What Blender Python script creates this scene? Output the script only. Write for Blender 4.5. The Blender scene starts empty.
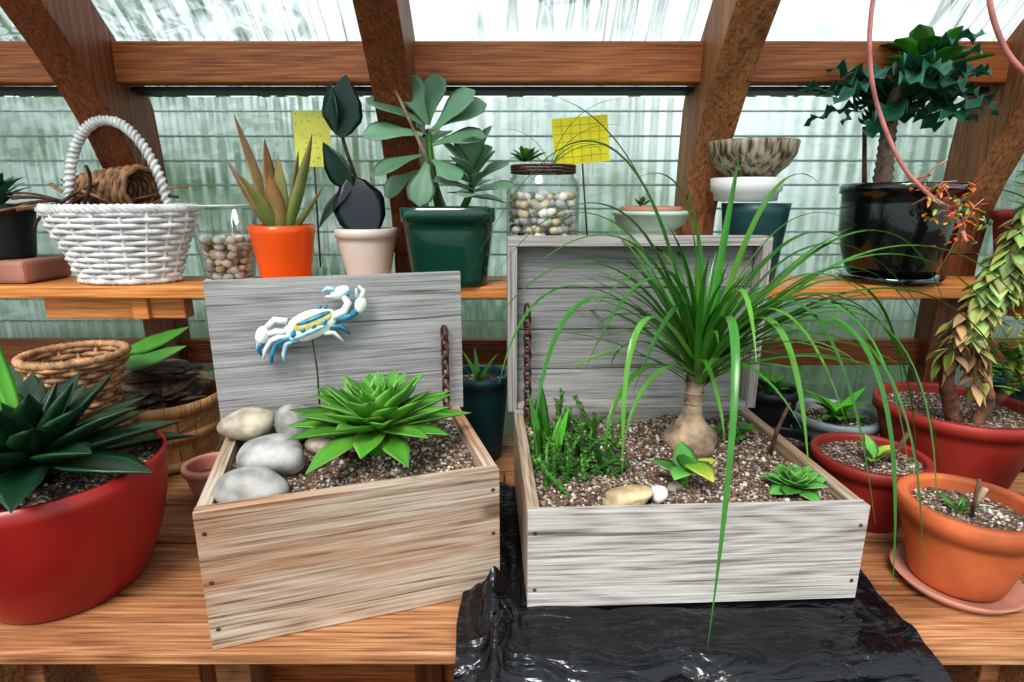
import bpy, bmesh, math, random
from mathutils import Vector, Matrix, noise, Euler
random.seed(7)
R=random.uniform
pi=math.pi
V=Vector
# ------------------------------------------------------------------ builder
class MB:
    def __init__(s):
        s.v=[];s.f=[];s.mi=[];s.tw=[];s.sm=[];s.mats=[];s.M=Matrix.Identity(4);s.r=.5
    def add(s,vs,fs,mat,tw=None,smooth=True,r=None):
        o=len(s.v)
        if mat not in s.mats:s.mats.append(mat)
        k=s.mats.index(mat); rr=s.r if r is None else r
        for i,p in enumerate(vs):
            s.v.append(s.M@V(p))
            s.tw.append((tw[i][0],tw[i][1],rr,1) if tw else (.5,0,rr,1))
        for f in fs:
            s.f.append([o+i for i in f]);s.mi.append(k);s.sm.append(smooth)
    def make(s,name,loc=(0,0,0),rot=(0,0,0),bevel=0):
        me=bpy.data.meshes.new(name)
        me.from_pydata([tuple(p) for p in s.v],[],s.f)
        for m in s.mats:me.materials.append(m)
        me.polygons.foreach_set('material_index',s.mi)
        me.polygons.foreach_set('use_smooth',s.sm)
        a=me.attributes.new('tw','FLOAT_COLOR','POINT')
        a.data.foreach_set('color',[c for t in s.tw for c in t])
        me.update()
        ob=bpy.data.objects.new(name,me);bpy.context.collection.objects.link(ob)
        ob.location=loc;ob.rotation_euler=rot
        if bevel:
            b=ob.modifiers.new('bevel','BEVEL');b.width=bevel;b.segments=2;b.limit_method='ANGLE'
        return ob
def box(mb,lo,hi,mat,r=None):
    x0,y0,z0=lo;x1,y1,z1=hi
    vs=[(x0,y0,z0),(x1,y0,z0),(x1,y1,z0),(x0,y1,z0),(x0,y0,z1),(x1,y0,z1),(x1,y1,z1),(x0,y1,z1)]
    fs=[(0,3,2,1),(4,5,6,7),(0,1,5,4),(1,2,6,5),(2,3,7,6),(3,0,4,7)]
    mb.add(vs,fs,mat,smooth=False,r=R(0,1) if r is None else r)
def lathe(mb,cx,cy,cz,prof,mat,seg=48,smooth=True,sq=0,wob=0):
    vs=[];fs=[];n=len(prof)
    for (r,z) in prof:
        for j in range(seg):
            a=2*pi*j/seg
            k=1
            if sq: k=1/((abs(math.cos(a))**sq+abs(math.sin(a))**sq)**(1/sq))
            if wob:k*=1+wob*noise.noise(V((math.cos(a)*2,math.sin(a)*2,z*20)))
            vs.append((cx+r*k*math.cos(a),cy+r*k*math.sin(a),cz+z))
    for i in range(n-1):
        for j in range(seg):
            j2=(j+1)%seg
            fs.append((i*seg+j,i*seg+j2,(i+1)*seg+j2,(i+1)*seg+j))
    mb.add(vs,fs,mat,smooth=smooth)
def tube(mb,P,rad,mat,sides=6,closed=False,r=None):
    P=[V(p) for p in P];n=len(P)
    if not hasattr(rad,'__len__'):rad=[rad]*n
    vs=[];fs=[];tw=[];up=V((0,0,1));prev=None
    for i in range(n):
        if closed:t=(P[(i+1)%n]-P[i-1])
        else:t=P[min(i+1,n-1)]-P[max(i-1,0)]
        if t.length<1e-9:t=V((0,0,1))
        t.normalize()
        if prev is None:
            a=t.cross(up if abs(t.z)<.9 else V((1,0,0)));a.normalize()
        else:
            a=prev-t*prev.dot(t)
            if a.length<1e-6:a=t.orthogonal()
            a.normalize()
        prev=a;b=t.cross(a)
        for j in range(sides):
            th=2*pi*j/sides
            vs.append(P[i]+(a*math.cos(th)+b*math.sin(th))*rad[i]);tw.append((i/(n-1),0))
    m=n if closed else n-1
    for i in range(m):
        i2=(i+1)%n
        for j in range(sides):
            j2=(j+1)%sides
            fs.append((i*sides+j,i*sides+j2,i2*sides+j2,i2*sides+j))
    if not closed:
        fs.append(tuple(range(sides))[::-1]);fs.append(tuple((n-1)*sides+j for j in range(sides)))
    mb.add(vs,fs,mat,tw,r=r)
_ico={}
def ico(sub):
    if sub not in _ico:
        bm=bmesh.new();bmesh.ops.create_icosphere(bm,subdivisions=sub,radius=1)
        _ico[sub]=([v.co.copy() for v in bm.verts],[[v.index for v in f.verts] for f in bm.faces]);bm.free()
    return _ico[sub]
def blob(mb,c,s,mat,sub=3,rot=(0,0,0),n=.12,f=1.3,r=None,smooth=True):
    vs,fs=ico(sub);o=V((R(0,50),R(0,50),R(0,50)))
    E=Euler(rot).to_matrix();c=V(c);out=[]
    for p in vs:
        k=1+n*noise.noise(p*f+o)*2
        q=E@V((p.x*s[0]*k,p.y*s[1]*k,p.z*s[2]*k));out.append(c+q)
    mb.add(out,fs,mat,smooth=smooth,r=R(0,1) if r is None else r)
def ip(pts,t):
    for (a,x),(b,y) in zip(pts,pts[1:]):
        if t<=b:
            k=(t-a)/(b-a);k=k*k*(3-2*k)*.5+k*.5
            return x+(y-x)*k
    return pts[-1][1]
AG=[(0,.55),(.35,1),(.65,.85),(.88,.35),(1,.02)]
OB=[(0,.16),(.25,.38),(.65,1),(.85,.9),(.96,.5),(1,.08)]
OV=[(0,.06),(.12,.55),(.35,1),(.6,.88),(.85,.4),(1,.02)]
GR=[(0,1),(.5,.85),(.8,.5),(1,.05)]
def leaf(mb,P,N,w,mat,prof=AG,th=0,fold=0,ruf=0,rf=5,r=None,nu=5):
    n=len(P);vs=[];fs=[];tw=[];ph=R(0,6)
    us=[-1+2*j/(nu-1) for j in range(nu)]
    ring=[(u,1) for u in us]+([(u,-1) for u in us[::-1][1:-1]] if th else [])
    m=len(ring);rr=R(0,1) if r is None else r
    for i in range(n):
        t=i/(n-1)
        T=(P[min(i+1,n-1)]-P[max(i-1,0)]).normalized()
        S=T.cross(N[i]);
        if S.length<1e-6:S=T.orthogonal()
        S.normalize();Nn=S.cross(T)
        ww=w*ip(prof,t);tt=th*(ip([(0,.9),(.3,1),(.8,.5),(1,.05)],t))
        for (u,sd) in ring:
            h=fold*abs(u)*ww+sd*tt*(1-u*u)*(1 if sd<0 else .4)
            if ruf:h+=ruf*u*u*math.sin(rf*t*2*pi+ph+(1.7 if u>0 else 0))*(ww/w)
            vs.append(P[i]+S*u*ww+Nn*h);tw.append((t,abs(u)))
    for i in range(n-1):
        for j in range(m if th else m-1):
            j2=(j+1)%m
            fs.append((i*m+j,i*m+j2,(i+1)*m+j2,(i+1)*m+j))
    mb.add(vs,fs,mat,tw,r=rr)
def arch(b,az,el,L,droop,n=8,p=1.2,azc=0):
    P=[V(b)];N=[];st=L/(n-1)
    for i in range(n):
        t=i/(n-1);e=el-droop*t**p;a=az+azc*t
        N.append(V((-math.sin(e)*math.cos(a),-math.sin(e)*math.sin(a),math.cos(e))))
        if i<n-1:P.append(P[-1]+V((math.cos(e)*math.cos(a),math.cos(e)*math.sin(a),math.sin(e)))*st)
    return P,N
def D(a):return math.radians(a)
# ------------------------------------------------------------------ materials
def mat(name):
    m=bpy.data.materials.new(name);m.use_nodes=True;nt=m.node_tree
    b=nt.nodes['Principled BSDF'];return m,nt,b
def nd(nt,t,**k):
    n=nt.nodes.new(t)
    for a,v in k.items():setattr(n,a,v)
    return n
def ramp(nt,fac,stops):
    r=nd(nt,'ShaderNodeValToRGB');e=r.color_ramp.elements
    while len(e)<len(stops):e.new(.5)
    for i,(p,c) in enumerate(stops):e[i].position=p;e[i].color=(*c,1)
    nt.links.new(fac,r.inputs[0]);return r.outputs[0]
def mix(nt,f,a,b,mode='MIX'):
    x=nd(nt,'ShaderNodeMix',data_type='RGBA',blend_type=mode)
    for s,v in ((x.inputs[0],f),(x.inputs[6],a),(x.inputs[7],b)):
        if hasattr(v,'is_linked') or hasattr(v,'links'):nt.links.new(v,s)
        elif isinstance(v,(int,float)):s.default_value=v
        else:s.default_value=(*v,1)
    return x.outputs[2]
def noi(nt,vec,sc,det=4,dist=0,rough=.5):
    n=nd(nt,'ShaderNodeTexNoise');n.inputs['Scale'].default_value=sc;n.inputs['Detail'].default_value=det
    n.inputs['Distortion'].default_value=dist;n.inputs['Roughness'].default_value=rough
    nt.links.new(vec,n.inputs['Vector']);return n.outputs[0]
def bump(nt,b,h,st,d=.002):
    n=nd(nt,'ShaderNodeBump');n.inputs['Strength'].default_value=st;n.inputs['Distance'].default_value=d
    nt.links.new(h,n.inputs['Height']);nt.links.new(n.outputs[0],b.inputs['Normal'])
def attr(nt):
    a=nd(nt,'ShaderNodeAttribute',attribute_name='tw');s=nd(nt,'ShaderNodeSeparateColor')
    nt.links.new(a.outputs['Color'],s.inputs[0]);return s.outputs
def wood(name,stops,axis='X',rough=.75,bs=.6,fine=1.0,knots=True,var=.35,swirl=.035,stain=None):
    m,nt,b=mat(name);tc=nd(nt,'ShaderNodeTexCoord').outputs['Object'];A=attr(nt)
    cb=nd(nt,'ShaderNodeCombineXYZ')
    for i in range(3):
        mm=nd(nt,'ShaderNodeMath',operation='MULTIPLY');mm.inputs[1].default_value=(7.3,3.1,5.7)[i];nt.links.new(A[2],mm.inputs[0]);nt.links.new(mm.outputs[0],cb.inputs[i])
    va=nd(nt,'ShaderNodeVectorMath',operation='ADD');nt.links.new(tc,va.inputs[0]);nt.links.new(cb.outputs[0],va.inputs[1])
    def mp_(k):
        mp=nd(nt,'ShaderNodeMapping');sc=[1,1,1];sc['XYZ'.index(axis)]=k;mp.inputs['Scale'].default_value=sc;nt.links.new(va.outputs[0],mp.inputs[0]);return mp.outputs[0]
    g1=noi(nt,mp_(.028),230*fine,6,.3,.6)
    v2=mp_(.10);g2=noi(nt,v2,8,2,.6,.4)
    ml=nd(nt,'ShaderNodeMath',operation='MULTIPLY');ml.inputs[1].default_value=120;nt.links.new(g2,ml.inputs[0])
    sn=nd(nt,'ShaderNodeMath',operation='SINE');nt.links.new(ml.outputs[0],sn.inputs[0])
    ma=nd(nt,'ShaderNodeMath',operation='MULTIPLY_ADD');ma.inputs[1].default_value=swirl;nt.links.new(sn.outputs[0],ma.inputs[0]);nt.links.new(g1,ma.inputs[2])
    col=ramp(nt,ma.outputs[0],stops)
    big=noi(nt,v2,11,3,.3)
    col=mix(nt,var,col,ramp(nt,big,[(.33,(.55,.5,.47)),(.66,(1.2,1.15,1.1))]),'MULTIPLY')
    # open cracks along the grain
    ck=nd(nt,'ShaderNodeMapRange');ck.inputs[1].default_value=.28;ck.inputs[2].default_value=.34;ck.inputs[3].default_value=.75;ck.inputs[4].default_value=0
    nt.links.new(noi(nt,mp_(.02),120*fine,2,.2,.5),ck.inputs[0]);col=mix(nt,ck.outputs[0],col,(.22,.17,.14),'MULTIPLY')
    if stain:
        f=nd(nt,'ShaderNodeMapRange');f.inputs[1].default_value=.46;f.inputs[2].default_value=.66;f.inputs[4].default_value=.85
        nt.links.new(noi(nt,mp_(.3),7,4,.3),f.inputs[0]);col=mix(nt,f.outputs[0],col,stain,'MULTIPLY')
    if knots:
        vo=nd(nt,'ShaderNodeTexVoronoi');vo.inputs['Scale'].default_value=5.5;nt.links.new(mp_(.6),vo.inputs['Vector'])
        kk=nd(nt,'ShaderNodeMapRange');kk.inputs[1].default_value=.035;kk.inputs[2].default_value=.085;kk.inputs[3].default_value=.7;kk.inputs[4].default_value=0;nt.links.new(vo.outputs['Distance'],kk.inputs[0])
        col=mix(nt,kk.outputs[0],col,(.25,.17,.12),'MULTIPLY')
    br=nd(nt,'ShaderNodeMapRange');br.inputs[3].default_value=.82;br.inputs[4].default_value=1.15;nt.links.new(A[2],br.inputs[0])
    hv=nd(nt,'ShaderNodeHueSaturation');nt.links.new(br.outputs[0],hv.inputs['Value']);nt.links.new(col,hv.inputs['Color'])
    nt.links.new(hv.outputs[0],b.inputs['Base Color']);b.inputs['Roughness'].default_value=rough
    bump(nt,b,ma.outputs[0],bs,.003);return m
def plain(name,c,rough=.4,var=.15,sc=25,bs=0,metal=0,coat=0,c2=None):
    m,nt,b=mat(name);tc=nd(nt,'ShaderNodeTexCoord').outputs['Object']
    n=noi(nt,tc,sc,5)
    c2=c2 or tuple(x*(1-var*2) for x in c);c1=tuple(min(1,x*(1+var)) for x in c)
    nt.links.new(ramp(nt,n,[(.3,c2),(.65,c1)]),b.inputs['Base Color'])
    b.inputs['Roughness'].default_value=rough;b.inputs['Metallic'].default_value=metal;b.inputs['Coat Weight'].default_value=coat
    if bs:bump(nt,b,noi(nt,tc,sc*6,4),bs)
    return m
def leafm(name,cb,cm,ct,edge=None,rough=.4,tr=.2,ew=.75,var=.3):
    m,nt,b=mat(name);A=attr(nt);tc=nd(nt,'ShaderNodeTexCoord').outputs['Object']
    col=ramp(nt,A[0],[(0,cb),(.45,cm),(1,ct)])
    if edge:
        mr=nd(nt,'ShaderNodeMapRange');mr.inputs[1].default_value=ew;mr.inputs[2].default_value=1;nt.links.new(A[1],mr.inputs[0])
        col=mix(nt,mr.outputs[0],col,edge)
    col=mix(nt,var,col,ramp(nt,noi(nt,tc,30,3),[(.3,(.5,.55,.5)),(.7,(1.4,1.3,1.2))]),'MULTIPLY')
    br=nd(nt,'ShaderNodeMapRange');br.inputs[3].default_value=.65;br.inputs[4].default_value=1.3;nt.links.new(A[2],br.inputs[0])
    hv=nd(nt,'ShaderNodeHueSaturation');nt.links.new(br.outputs[0],hv.inputs['Value']);nt.links.new(col,hv.inputs['Color'])
    nt.links.new(hv.outputs[0],b.inputs['Base Color']);b.inputs['Roughness'].default_value=rough
    t=nd(nt,'ShaderNodeBsdfTranslucent');nt.links.new(hv.outputs[0],t.inputs[0])
    x=nd(nt,'ShaderNodeMixShader');x.inputs[0].default_value=tr
    nt.links.new(b.outputs[0],x.inputs[1]);nt.links.new(t.outputs[0],x.inputs[2])
    nt.links.new(x.outputs[0],nt.nodes['Material Output'].inputs[0]);return m
def glaze(name,tint,ftr,ftl,ior,rough):
    m,nt,b=mat(name);out=nt.nodes['Material Output']
    t=nd(nt,'ShaderNodeBsdfTransparent');t.inputs[0].default_value=(*tint,1)
    rf=nd(nt,'ShaderNodeBsdfRefraction');rf.inputs['Color'].default_value=(*tint,1);rf.inputs['Roughness'].default_value=rough;rf.inputs['IOR'].default_value=ior
    l=nd(nt,'ShaderNodeBsdfTranslucent');l.inputs[0].default_value=(.80,.90,.88,1)
    g=nd(nt,'ShaderNodeBsdfGlossy');g.inputs['Roughness'].default_value=.15
    x=nd(nt,'ShaderNodeMixShader');x.inputs[0].default_value=ftr;nt.links.new(rf.outputs[0],x.inputs[1]);nt.links.new(t.outputs[0],x.inputs[2])
    tc=nd(nt,'ShaderNodeTexCoord').outputs['Object']
    mp=nd(nt,'ShaderNodeMapping');mp.inputs['Scale'].default_value=(16,1,1.2);nt.links.new(tc,mp.inputs[0])
    fac=nd(nt,'ShaderNodeMapRange');fac.inputs[1].default_value=.3;fac.inputs[2].default_value=.7;fac.inputs[3].default_value=max(0,ftl-.09);fac.inputs[4].default_value=ftl+.09
    nt.links.new(noi(nt,mp.outputs[0],1.5,4),fac.inputs[0])
    x2=nd(nt,'ShaderNodeMixShader');nt.links.new(fac.outputs[0],x2.inputs[0]);nt.links.new(x.outputs[0],x2.inputs[1]);nt.links.new(l.outputs[0],x2.inputs[2])
    fr=nd(nt,'ShaderNodeFresnel');fr.inputs[0].default_value=1.35
    y=nd(nt,'ShaderNodeMixShader');nt.links.new(fr.outputs[0],y.inputs[0]);nt.links.new(x2.outputs[0],y.inputs[1]);nt.links.new(g.outputs[0],y.inputs[2])
    nt.links.new(y.outputs[0],out.inputs[0]);return m
GREY=[(.28,(.13,.11,.095)),(.39,(.29,.265,.245)),(.52,(.42,.395,.375)),(.72,(.55,.53,.51))]
WARM=[(.28,(.16,.09,.05)),(.39,(.35,.25,.175)),(.52,(.49,.39,.305)),(.72,(.63,.56,.48))]
m_greyX=wood('weathered_grey_x',GREY,'X',swirl=.05);m_greyY=wood('weathered_grey_y',GREY,'Y');m_greyZ=wood('weathered_grey_z',GREY,'Z')
m_warmX=wood('weathered_warm_x',WARM,'X',stain=(.82,.48,.27),swirl=.05);m_warmY=wood('weathered_warm_y',WARM,'Y',stain=(.8,.5,.3))
m_lid=wood('weathered_lid_x',[(.28,(.14,.13,.125)),(.39,(.245,.24,.235)),(.52,(.33,.325,.325)),(.72,(.44,.435,.43))],'X',swirl=.03,var=.3)
m_bench=wood('bench_wood',[(.28,(.12,.045,.018)),(.39,(.27,.12,.048)),(.55,(.42,.20,.09)),(.76,(.58,.35,.20))],'X',.6,stain=(.50,.32,.22),swirl=.045)
m_shelf=wood('shelf_wood',[(.28,(.28,.09,.018)),(.42,(.50,.18,.042)),(.62,(.68,.29,.08)),(.8,(.8,.42,.15))],'X',.5,.3)
m_frame=wood('frame_wood',[(.28,(.10,.027,.007)),(.42,(.23,.068,.018)),(.60,(.36,.125,.036)),(.8,(.52,.24,.09))],'X',.5,.35)
m_frameW=wood('frame_wood_weathered',[(.28,(.08,.03,.012)),(.42,(.26,.10,.038)),(.60,(.40,.18,.075)),(.8,(.55,.32,.17))],'Z',.6,.4,var=.7)
m_frameZ=wood('frame_wood_z',[(.28,(.05,.014,.005)),(.42,(.14,.038,.012)),(.60,(.23,.072,.021)),(.8,(.36,.15,.055))],'Z',.5,.35)
m_wall=glaze('fibreglass_wall',(.87,.94,.91),.10,.14,1.25,.42);m_roof=glaze('fibreglass_roof',(.93,.98,.98),.25,.08,1.2,.25)
def soilm(name):
    m,nt,b=mat(name);tc=nd(nt,'ShaderNodeTexCoord').outputs['Object']
    v=nd(nt,'ShaderNodeTexVoronoi');v.inputs['Scale'].default_value=240;nt.links.new(tc,v.inputs['Vector'])
    s=nd(nt,'ShaderNodeSeparateColor');nt.links.new(v.outputs['Color'],s.inputs[0])
    col=ramp(nt,s.outputs[0],[(0,(.04,.024,.016)),(.5,(.14,.09,.065)),(.8,(.24,.17,.125)),(.9,(.55,.49,.42))])
    nt.links.new(col,b.inputs['Base Color']);b.inputs['Roughness'].default_value=.95
    bump(nt,b,v.outputs['Distance'],.8,.004);return m
m_soil=soilm('potting_soil')
m_perl=plain('perlite',(.66,.61,.54),.9,.1);m_chunk=plain('bark_chunk',(.19,.11,.07),.9,.3,60);m_chunk2=plain('gravel_chunk',(.36,.27,.205),.9,.3,60)
CH=[m_perl,m_perl,m_chunk,m_chunk,m_chunk,m_chunk,m_chunk2,m_chunk2,m_chunk2]
m_stone=plain('stone_grey',(.35,.335,.315),.75,.3,22,.5);m_stone2=plain('stone_tan',(.46,.40,.31),.75,.3,26,.5);m_stone3=plain('stone_white',(.78,.77,.74),.6,.08,18,.2)
m_stoneB=plain('stone_yellow',(.55,.41,.24),.7,.3,30,.6)
m_red=plain('red_plastic',(.30,.013,.009),.33,.12,6,.05,c2=(.23,.011,.009));m_redr=plain('terracotta_red',(.28,.026,.018),.5,.15,10,.1)
m_ora=plain('orange_glaze',(.85,.11,.01),.25,.05,8);m_terra=plain('terracotta',(.45,.11,.035),.7,.3,9,.2);m_terraP=plain('terracotta_pale',(.46,.21,.15),.8,.2,9,.2)
m_pink=plain('cream_ceramic',(.76,.62,.54),.35,.05,8);m_green=plain('green_glaze',(.006,.055,.032),.15,.2,8,coat=.6)
m_black=plain('black_glaze',(.005,.005,.007),.12,.1,8,coat=.8);m_dark=plain('dark_plastic',(.016,.018,.02),.45,.2,8)
m_teal=plain('teal_plastic',(.012,.055,.06),.4,.1,8);m_blue=plain('pale_blue_glaze',(.24,.31,.32),.35,.15,8)
m_mint=plain('mint_ceramic',(.50,.62,.50),.3,.1,8);m_white=plain('white_plastic',(.74,.75,.73),.4,.05,8)
m_wire=plain('galvanised_wire',(.30,.36,.34),.5,.1,8)
m_wick=plain('white_wicker',(.72,.71,.70),.6,.15,40);m_wickB=plain('brown_wicker',(.30,.15,.07),.6,.35,50);m_twig=plain('twig',(.12,.06,.04),.8,.3,50,.3)
m_wickT=plain('tan_wicker',(.40,.22,.11),.6,.35,50)
m_bark=plain('bark',(.24,.17,.12),.9,.4,40,.8);m_barkR=plain('bark_red',(.20,.09,.055),.85,.4,40,.8);m_barkP=plain('palm_bulb_bark',(.38,.27,.185),.85,.35,35,.8)
m_barkG=plain('bark_grey',(.13,.115,.10),.9,.5,40,.9)
m_rust=plain('rust',(.11,.05,.035),.7,.4,60,.5,metal=.3)
m_yel=plain('yellow_card',(.90,.78,.02),.5,.08,14);m_yel2=plain('yellow_card_pale',(.84,.82,.14),.5,.08,14);m_cl=plain('card_line',(.42,.40,.06),.6,.1)
m_orgpk=plain('pink_stem',(.62,.24,.22),.5,.2,30)
m_floor=plain('gravel_floor',(.07,.06,.05),.95,.4,30,.6)
def plasticm():
    m,nt,b=mat('black_plastic_sheet');b.inputs['Base Color'].default_value=(.006,.006,.008,1);b.inputs['Roughness'].default_value=.20
    tc=nd(nt,'ShaderNodeTexCoord').outputs['Object'];mp=nd(nt,'ShaderNodeMapping');mp.inputs['Scale'].default_value=(.6,1.6,1.6);nt.links.new(tc,mp.inputs[0])
    bump(nt,b,noi(nt,mp.outputs[0],18,3,1.6,.5),.7,.012);return m
m_plast=plasticm()
def glassm():
    m,nt,b=mat('clear_glass');out=nt.nodes['Material Output']
    t=nd(nt,'ShaderNodeBsdfTransparent');t.inputs[0].default_value=(.95,.97,.96,1);g=nd(nt,'ShaderNodeBsdfGlossy');g.inputs['Roughness'].default_value=.02
    lw=nd(nt,'ShaderNodeLayerWeight');lw.inputs[0].default_value=.12;x=nd(nt,'ShaderNodeMixShader')
    mr=nd(nt,'ShaderNodeMapRange');mr.inputs[3].default_value=.07;mr.inputs[4].default_value=.75;nt.links.new(lw.outputs['Fresnel'],mr.inputs[0])
    nt.links.new(mr.outputs[0],x.inputs[0]);nt.links.new(t.outputs[0],x.inputs[1]);nt.links.new(g.outputs[0],x.inputs[2]);nt.links.new(x.outputs[0],out.inputs[0]);return m
m_glass=glassm()
m_rimg=plain('glass_rim',(.62,.70,.68),.08,.05,8,coat=1)
l_ros=leafm('rosette_leaf',(.25,.46,.10),(.14,.38,.05),(.08,.30,.04),(.34,.54,.15),.32,.15)
l_dark=leafm('dark_agave_leaf',(.010,.042,.016),(.010,.045,.020),(.015,.035,.018),(.025,.085,.03),.25,.02)
l_stem=leafm('bright_leaf',(.16,.42,.05),(.09,.36,.03),(.07,.30,.03),None,.35,.15)
l_palm=leafm('palm_leaf',(.10,.27,.04),(.05,.22,.03),(.045,.17,.025),None,.28,.2)
l_palm2=leafm('palm_leaf_light',(.22,.40,.08),(.12,.35,.05),(.10,.27,.03),None,.28,.25)
l_kal=leafm('grey_green_leaf',(.18,.34,.17),(.17,.33,.20),(.16,.30,.18),(.30,.42,.28),.42,.1,.9,.2)
l_rub=leafm('rubber_leaf',(.02,.06,.035),(.012,.042,.03),(.015,.038,.03),(.03,.07,.05),.28,.03,.9,.2)
l_rubP=leafm('rubber_leaf_plum',(.03,.03,.035),(.016,.024,.034),(.014,.022,.03),(.03,.05,.055),.28,.03,.9,.2)
l_aloe=leafm('aloe_leaf',(.36,.42,.12),(.46,.32,.13),(.44,.17,.09),(.6,.4,.2),.4,.1)
l_aloeG=leafm('aloe_leaf_green',(.26,.40,.10),(.30,.38,.12),(.42,.25,.10),(.5,.45,.2),.4,.1)
l_kale=leafm('ruffled_leaf',(.12,.27,.12),(.035,.17,.085),(.025,.13,.085),(.07,.22,.15),.4,.15,.8)
l_mid=leafm('mid_green_leaf',(.10,.27,.04),(.065,.25,.03),(.06,.21,.03),(.10,.28,.06),.4,.2)
l_sedum=leafm('sedum_leaf',(.06,.18,.03),(.045,.17,.025),(.10,.26,.04),None,.45,.15)
l_hang=leafm('hanging_leaf',(.26,.40,.08),(.36,.46,.12),(.55,.45,.16),(.6,.42,.22),.5,.2)
l_hangG=leafm('column_leaf',(.20,.38,.09),(.28,.46,.13),(.42,.50,.18),(.48,.52,.25),.45,.2)
l_dry=leafm('dry_leaf',(.30,.13,.06),(.44,.26,.13),(.50,.33,.18),None,.8,.2)
l_flow=leafm('orange_flower',(.80,.10,.05),(.9,.25,.05),(.95,.7,.15),None,.4,.2)
l_yel=leafm('yellowing_leaf',(.16,.40,.05),(.26,.46,.06),(.7,.60,.12),None,.4,.2)
l_yflow=leafm('yellow_flower',(.35,.45,.05),(.75,.65,.04),(.9,.75,.05),None,.4,.2)
l_var=leafm('pale_leaf',(.2,.40,.11),(.10,.34,.07),(.16,.42,.10),(.36,.48,.16),.4,.15,.85)
l_tree=leafm('hedge_leaf',(.02,.09,.01),(.05,.18,.02),(.10,.28,.04),None,.6,.3)
c_w=plain('crab_white',(.80,.82,.80),.3,.05,40);c_b=plain('crab_blue',(.03,.22,.36),.3,.3,60);c_y=plain('crab_yellow',(.72,.62,.22),.3,.2,60);c_lb=plain('crab_sky_blue',(.40,.62,.70),.3,.2,60)
# ------------------------------------------------------------------ room shell
mb=MB();box(mb,(-6,-3,-.85),(6,9,-.8),m_floor);mb.make('floor')
def corr(name,p0,p1,x0,x1,mt,per=.062,amp=.009,rows=10):
    mb=MB();n=int((x1-x0)/per*8);vs=[];fs=[]
    d=V((0,p1[0]-p0[0],p1[1]-p0[1]));nn=V((0,-d.z,d.y)).normalized()
    for i in range(rows+1):
        for j in range(n+1):
            x=x0+(x1-x0)*j/n
            q=V((x,p0[0],p0[1]))+d*(i/rows)+nn*amp*math.sin(2*pi*x/per)
            vs.append(q)
    for i in range(rows):
        for j in range(n):
            a=i*(n+1)+j;fs.append((a,a+1,a+n+2,a+n+1))
    mb.add(vs,fs,mt);return mb.make(name)
corr('wall_back',(1.412,-.8),(1.412,.803),-2.6,2.6,m_wall,.035,.003)
corr('ceiling',(1.405,.812),(.15,2.0),-2.6,2.6,m_roof,.066,.009)
inn=[(1.336,.45),(1.325,.54),(1.300,.61),(1.255,.70),(1.20,.78),(1.15,.842),(1.09,.905),(.90,1.095),(.55,1.43),(.10,1.85)]
out=[(1.398,.45),(1.396,.56),(1.388,.68),(1.378,.77),(1.362,.812),(1.325,.85),(1.26,.912),(1.06,1.105),(.70,1.45),(.22,1.90)]
for X in (-2.08,-1.46,-.848,-.236,.424,1.05,1.67,2.29):
    mb=MB();vs=[];fs=[];n=len(inn);h=.0385
    for (a,b_),(c_,d_) in zip(inn,out):
        vs+=[(X-h,a,b_),(X+h,a,b_),(X+h,c_,d_),(X-h,c_,d_)]
    for i in range(n-1):
        o=i*4
        for j in range(4):
            k_=(j+1)%4;fs.append((o+j,o+k_,o+4+k_,o+4+j))
    fs+=[(3,2,1,0),(4*n-4,4*n-3,4*n-2,4*n-1)]
    mb.add(vs,fs,m_frameW if X in(.424,1.05) else m_frameZ,smooth=False,r=R(0,1));mb.make('rafter',bevel=.003)
    mb=MB();box(mb,(X-.0385,1.337,-.8),(X+.0385,1.397,.449),m_frameZ);mb.make('wall_post',bevel=.003)
mb=MB();box(mb,(-2.5,1.262,.806),(2.5,1.300,.885),m_frame);mb.make('trim_1',bevel=.004)
mb=MB();box(mb,(-2.5,1.301,.797),(2.5,1.36,.806),m_dark);mb.make('trim_2')
mb=MB();box(mb,(-2.5,1.372,.17),(2.5,1.400,.235),m_frame);mb.make('trim_3',bevel=.003)
mb=MB();box(mb,(-2.5,1.372,-.8),(2.5,1.400,-.7),m_frame);mb.make('baseboard_back',bevel=.003)
mb=MB()
for i in range(22):
    z=-.4+i*.056;tube(mb,[(-2.6,1.44,z),(0,1.44,z),(2.6,1.44,z)],.0024,m_wire,4)
mb.make('wire_fence')
# outside hedge & trees
def dens(x):
    return .55+.85*max(0,min(1,(-x-.3)/1.6))+.45*max(0,min(1,(x-.9)/1.4))
mb=MB()
for i in range(10500):
    x=R(-5,5);y=R(2.0,3.6)
    top=dens(x)+.8*noise.noise(V((x*1.1+3,y*.3,0)))+.25*noise.noise(V((x*3,y,4)))
    z=-.8+(top+.8)*R(0,1)**.7
    P,N=arch((x,y,z),R(0,2*pi),R(-.6,.8),R(.07,.16),R(0,1),4)
    leaf(mb,P,N,R(.02,.045),l_tree,OV,nu=3)
for i in range(6000):
    x=R(-6,6);y=R(3.8,5.0);zz=R(0,3.8)
    if noise.noise(V((x*.7,zz*.7,3)))<.10-.3*max(0,min(1,(-x)/2)):continue
    P,N=arch((x,y,zz),R(0,2*pi),R(-.6,.8),R(.12,.25),R(0,1),4)
    leaf(mb,P,N,R(.04,.08),l_tree,OV,nu=3)
mb.make('garden_hedge')
for (x,y,r_) in ((-.95,3.7,.06),(.75,3.7,.045),(2.6,3.7,.06)):
    mb=MB();tube(mb,[(x+.05*noise.noise(V((i,x,0))),y,-.8+i*.5) for i in range(12)],[r_*(1-.04*i) for i in range(12)],m_bark,10);mb.make('tree_trunk')
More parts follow.
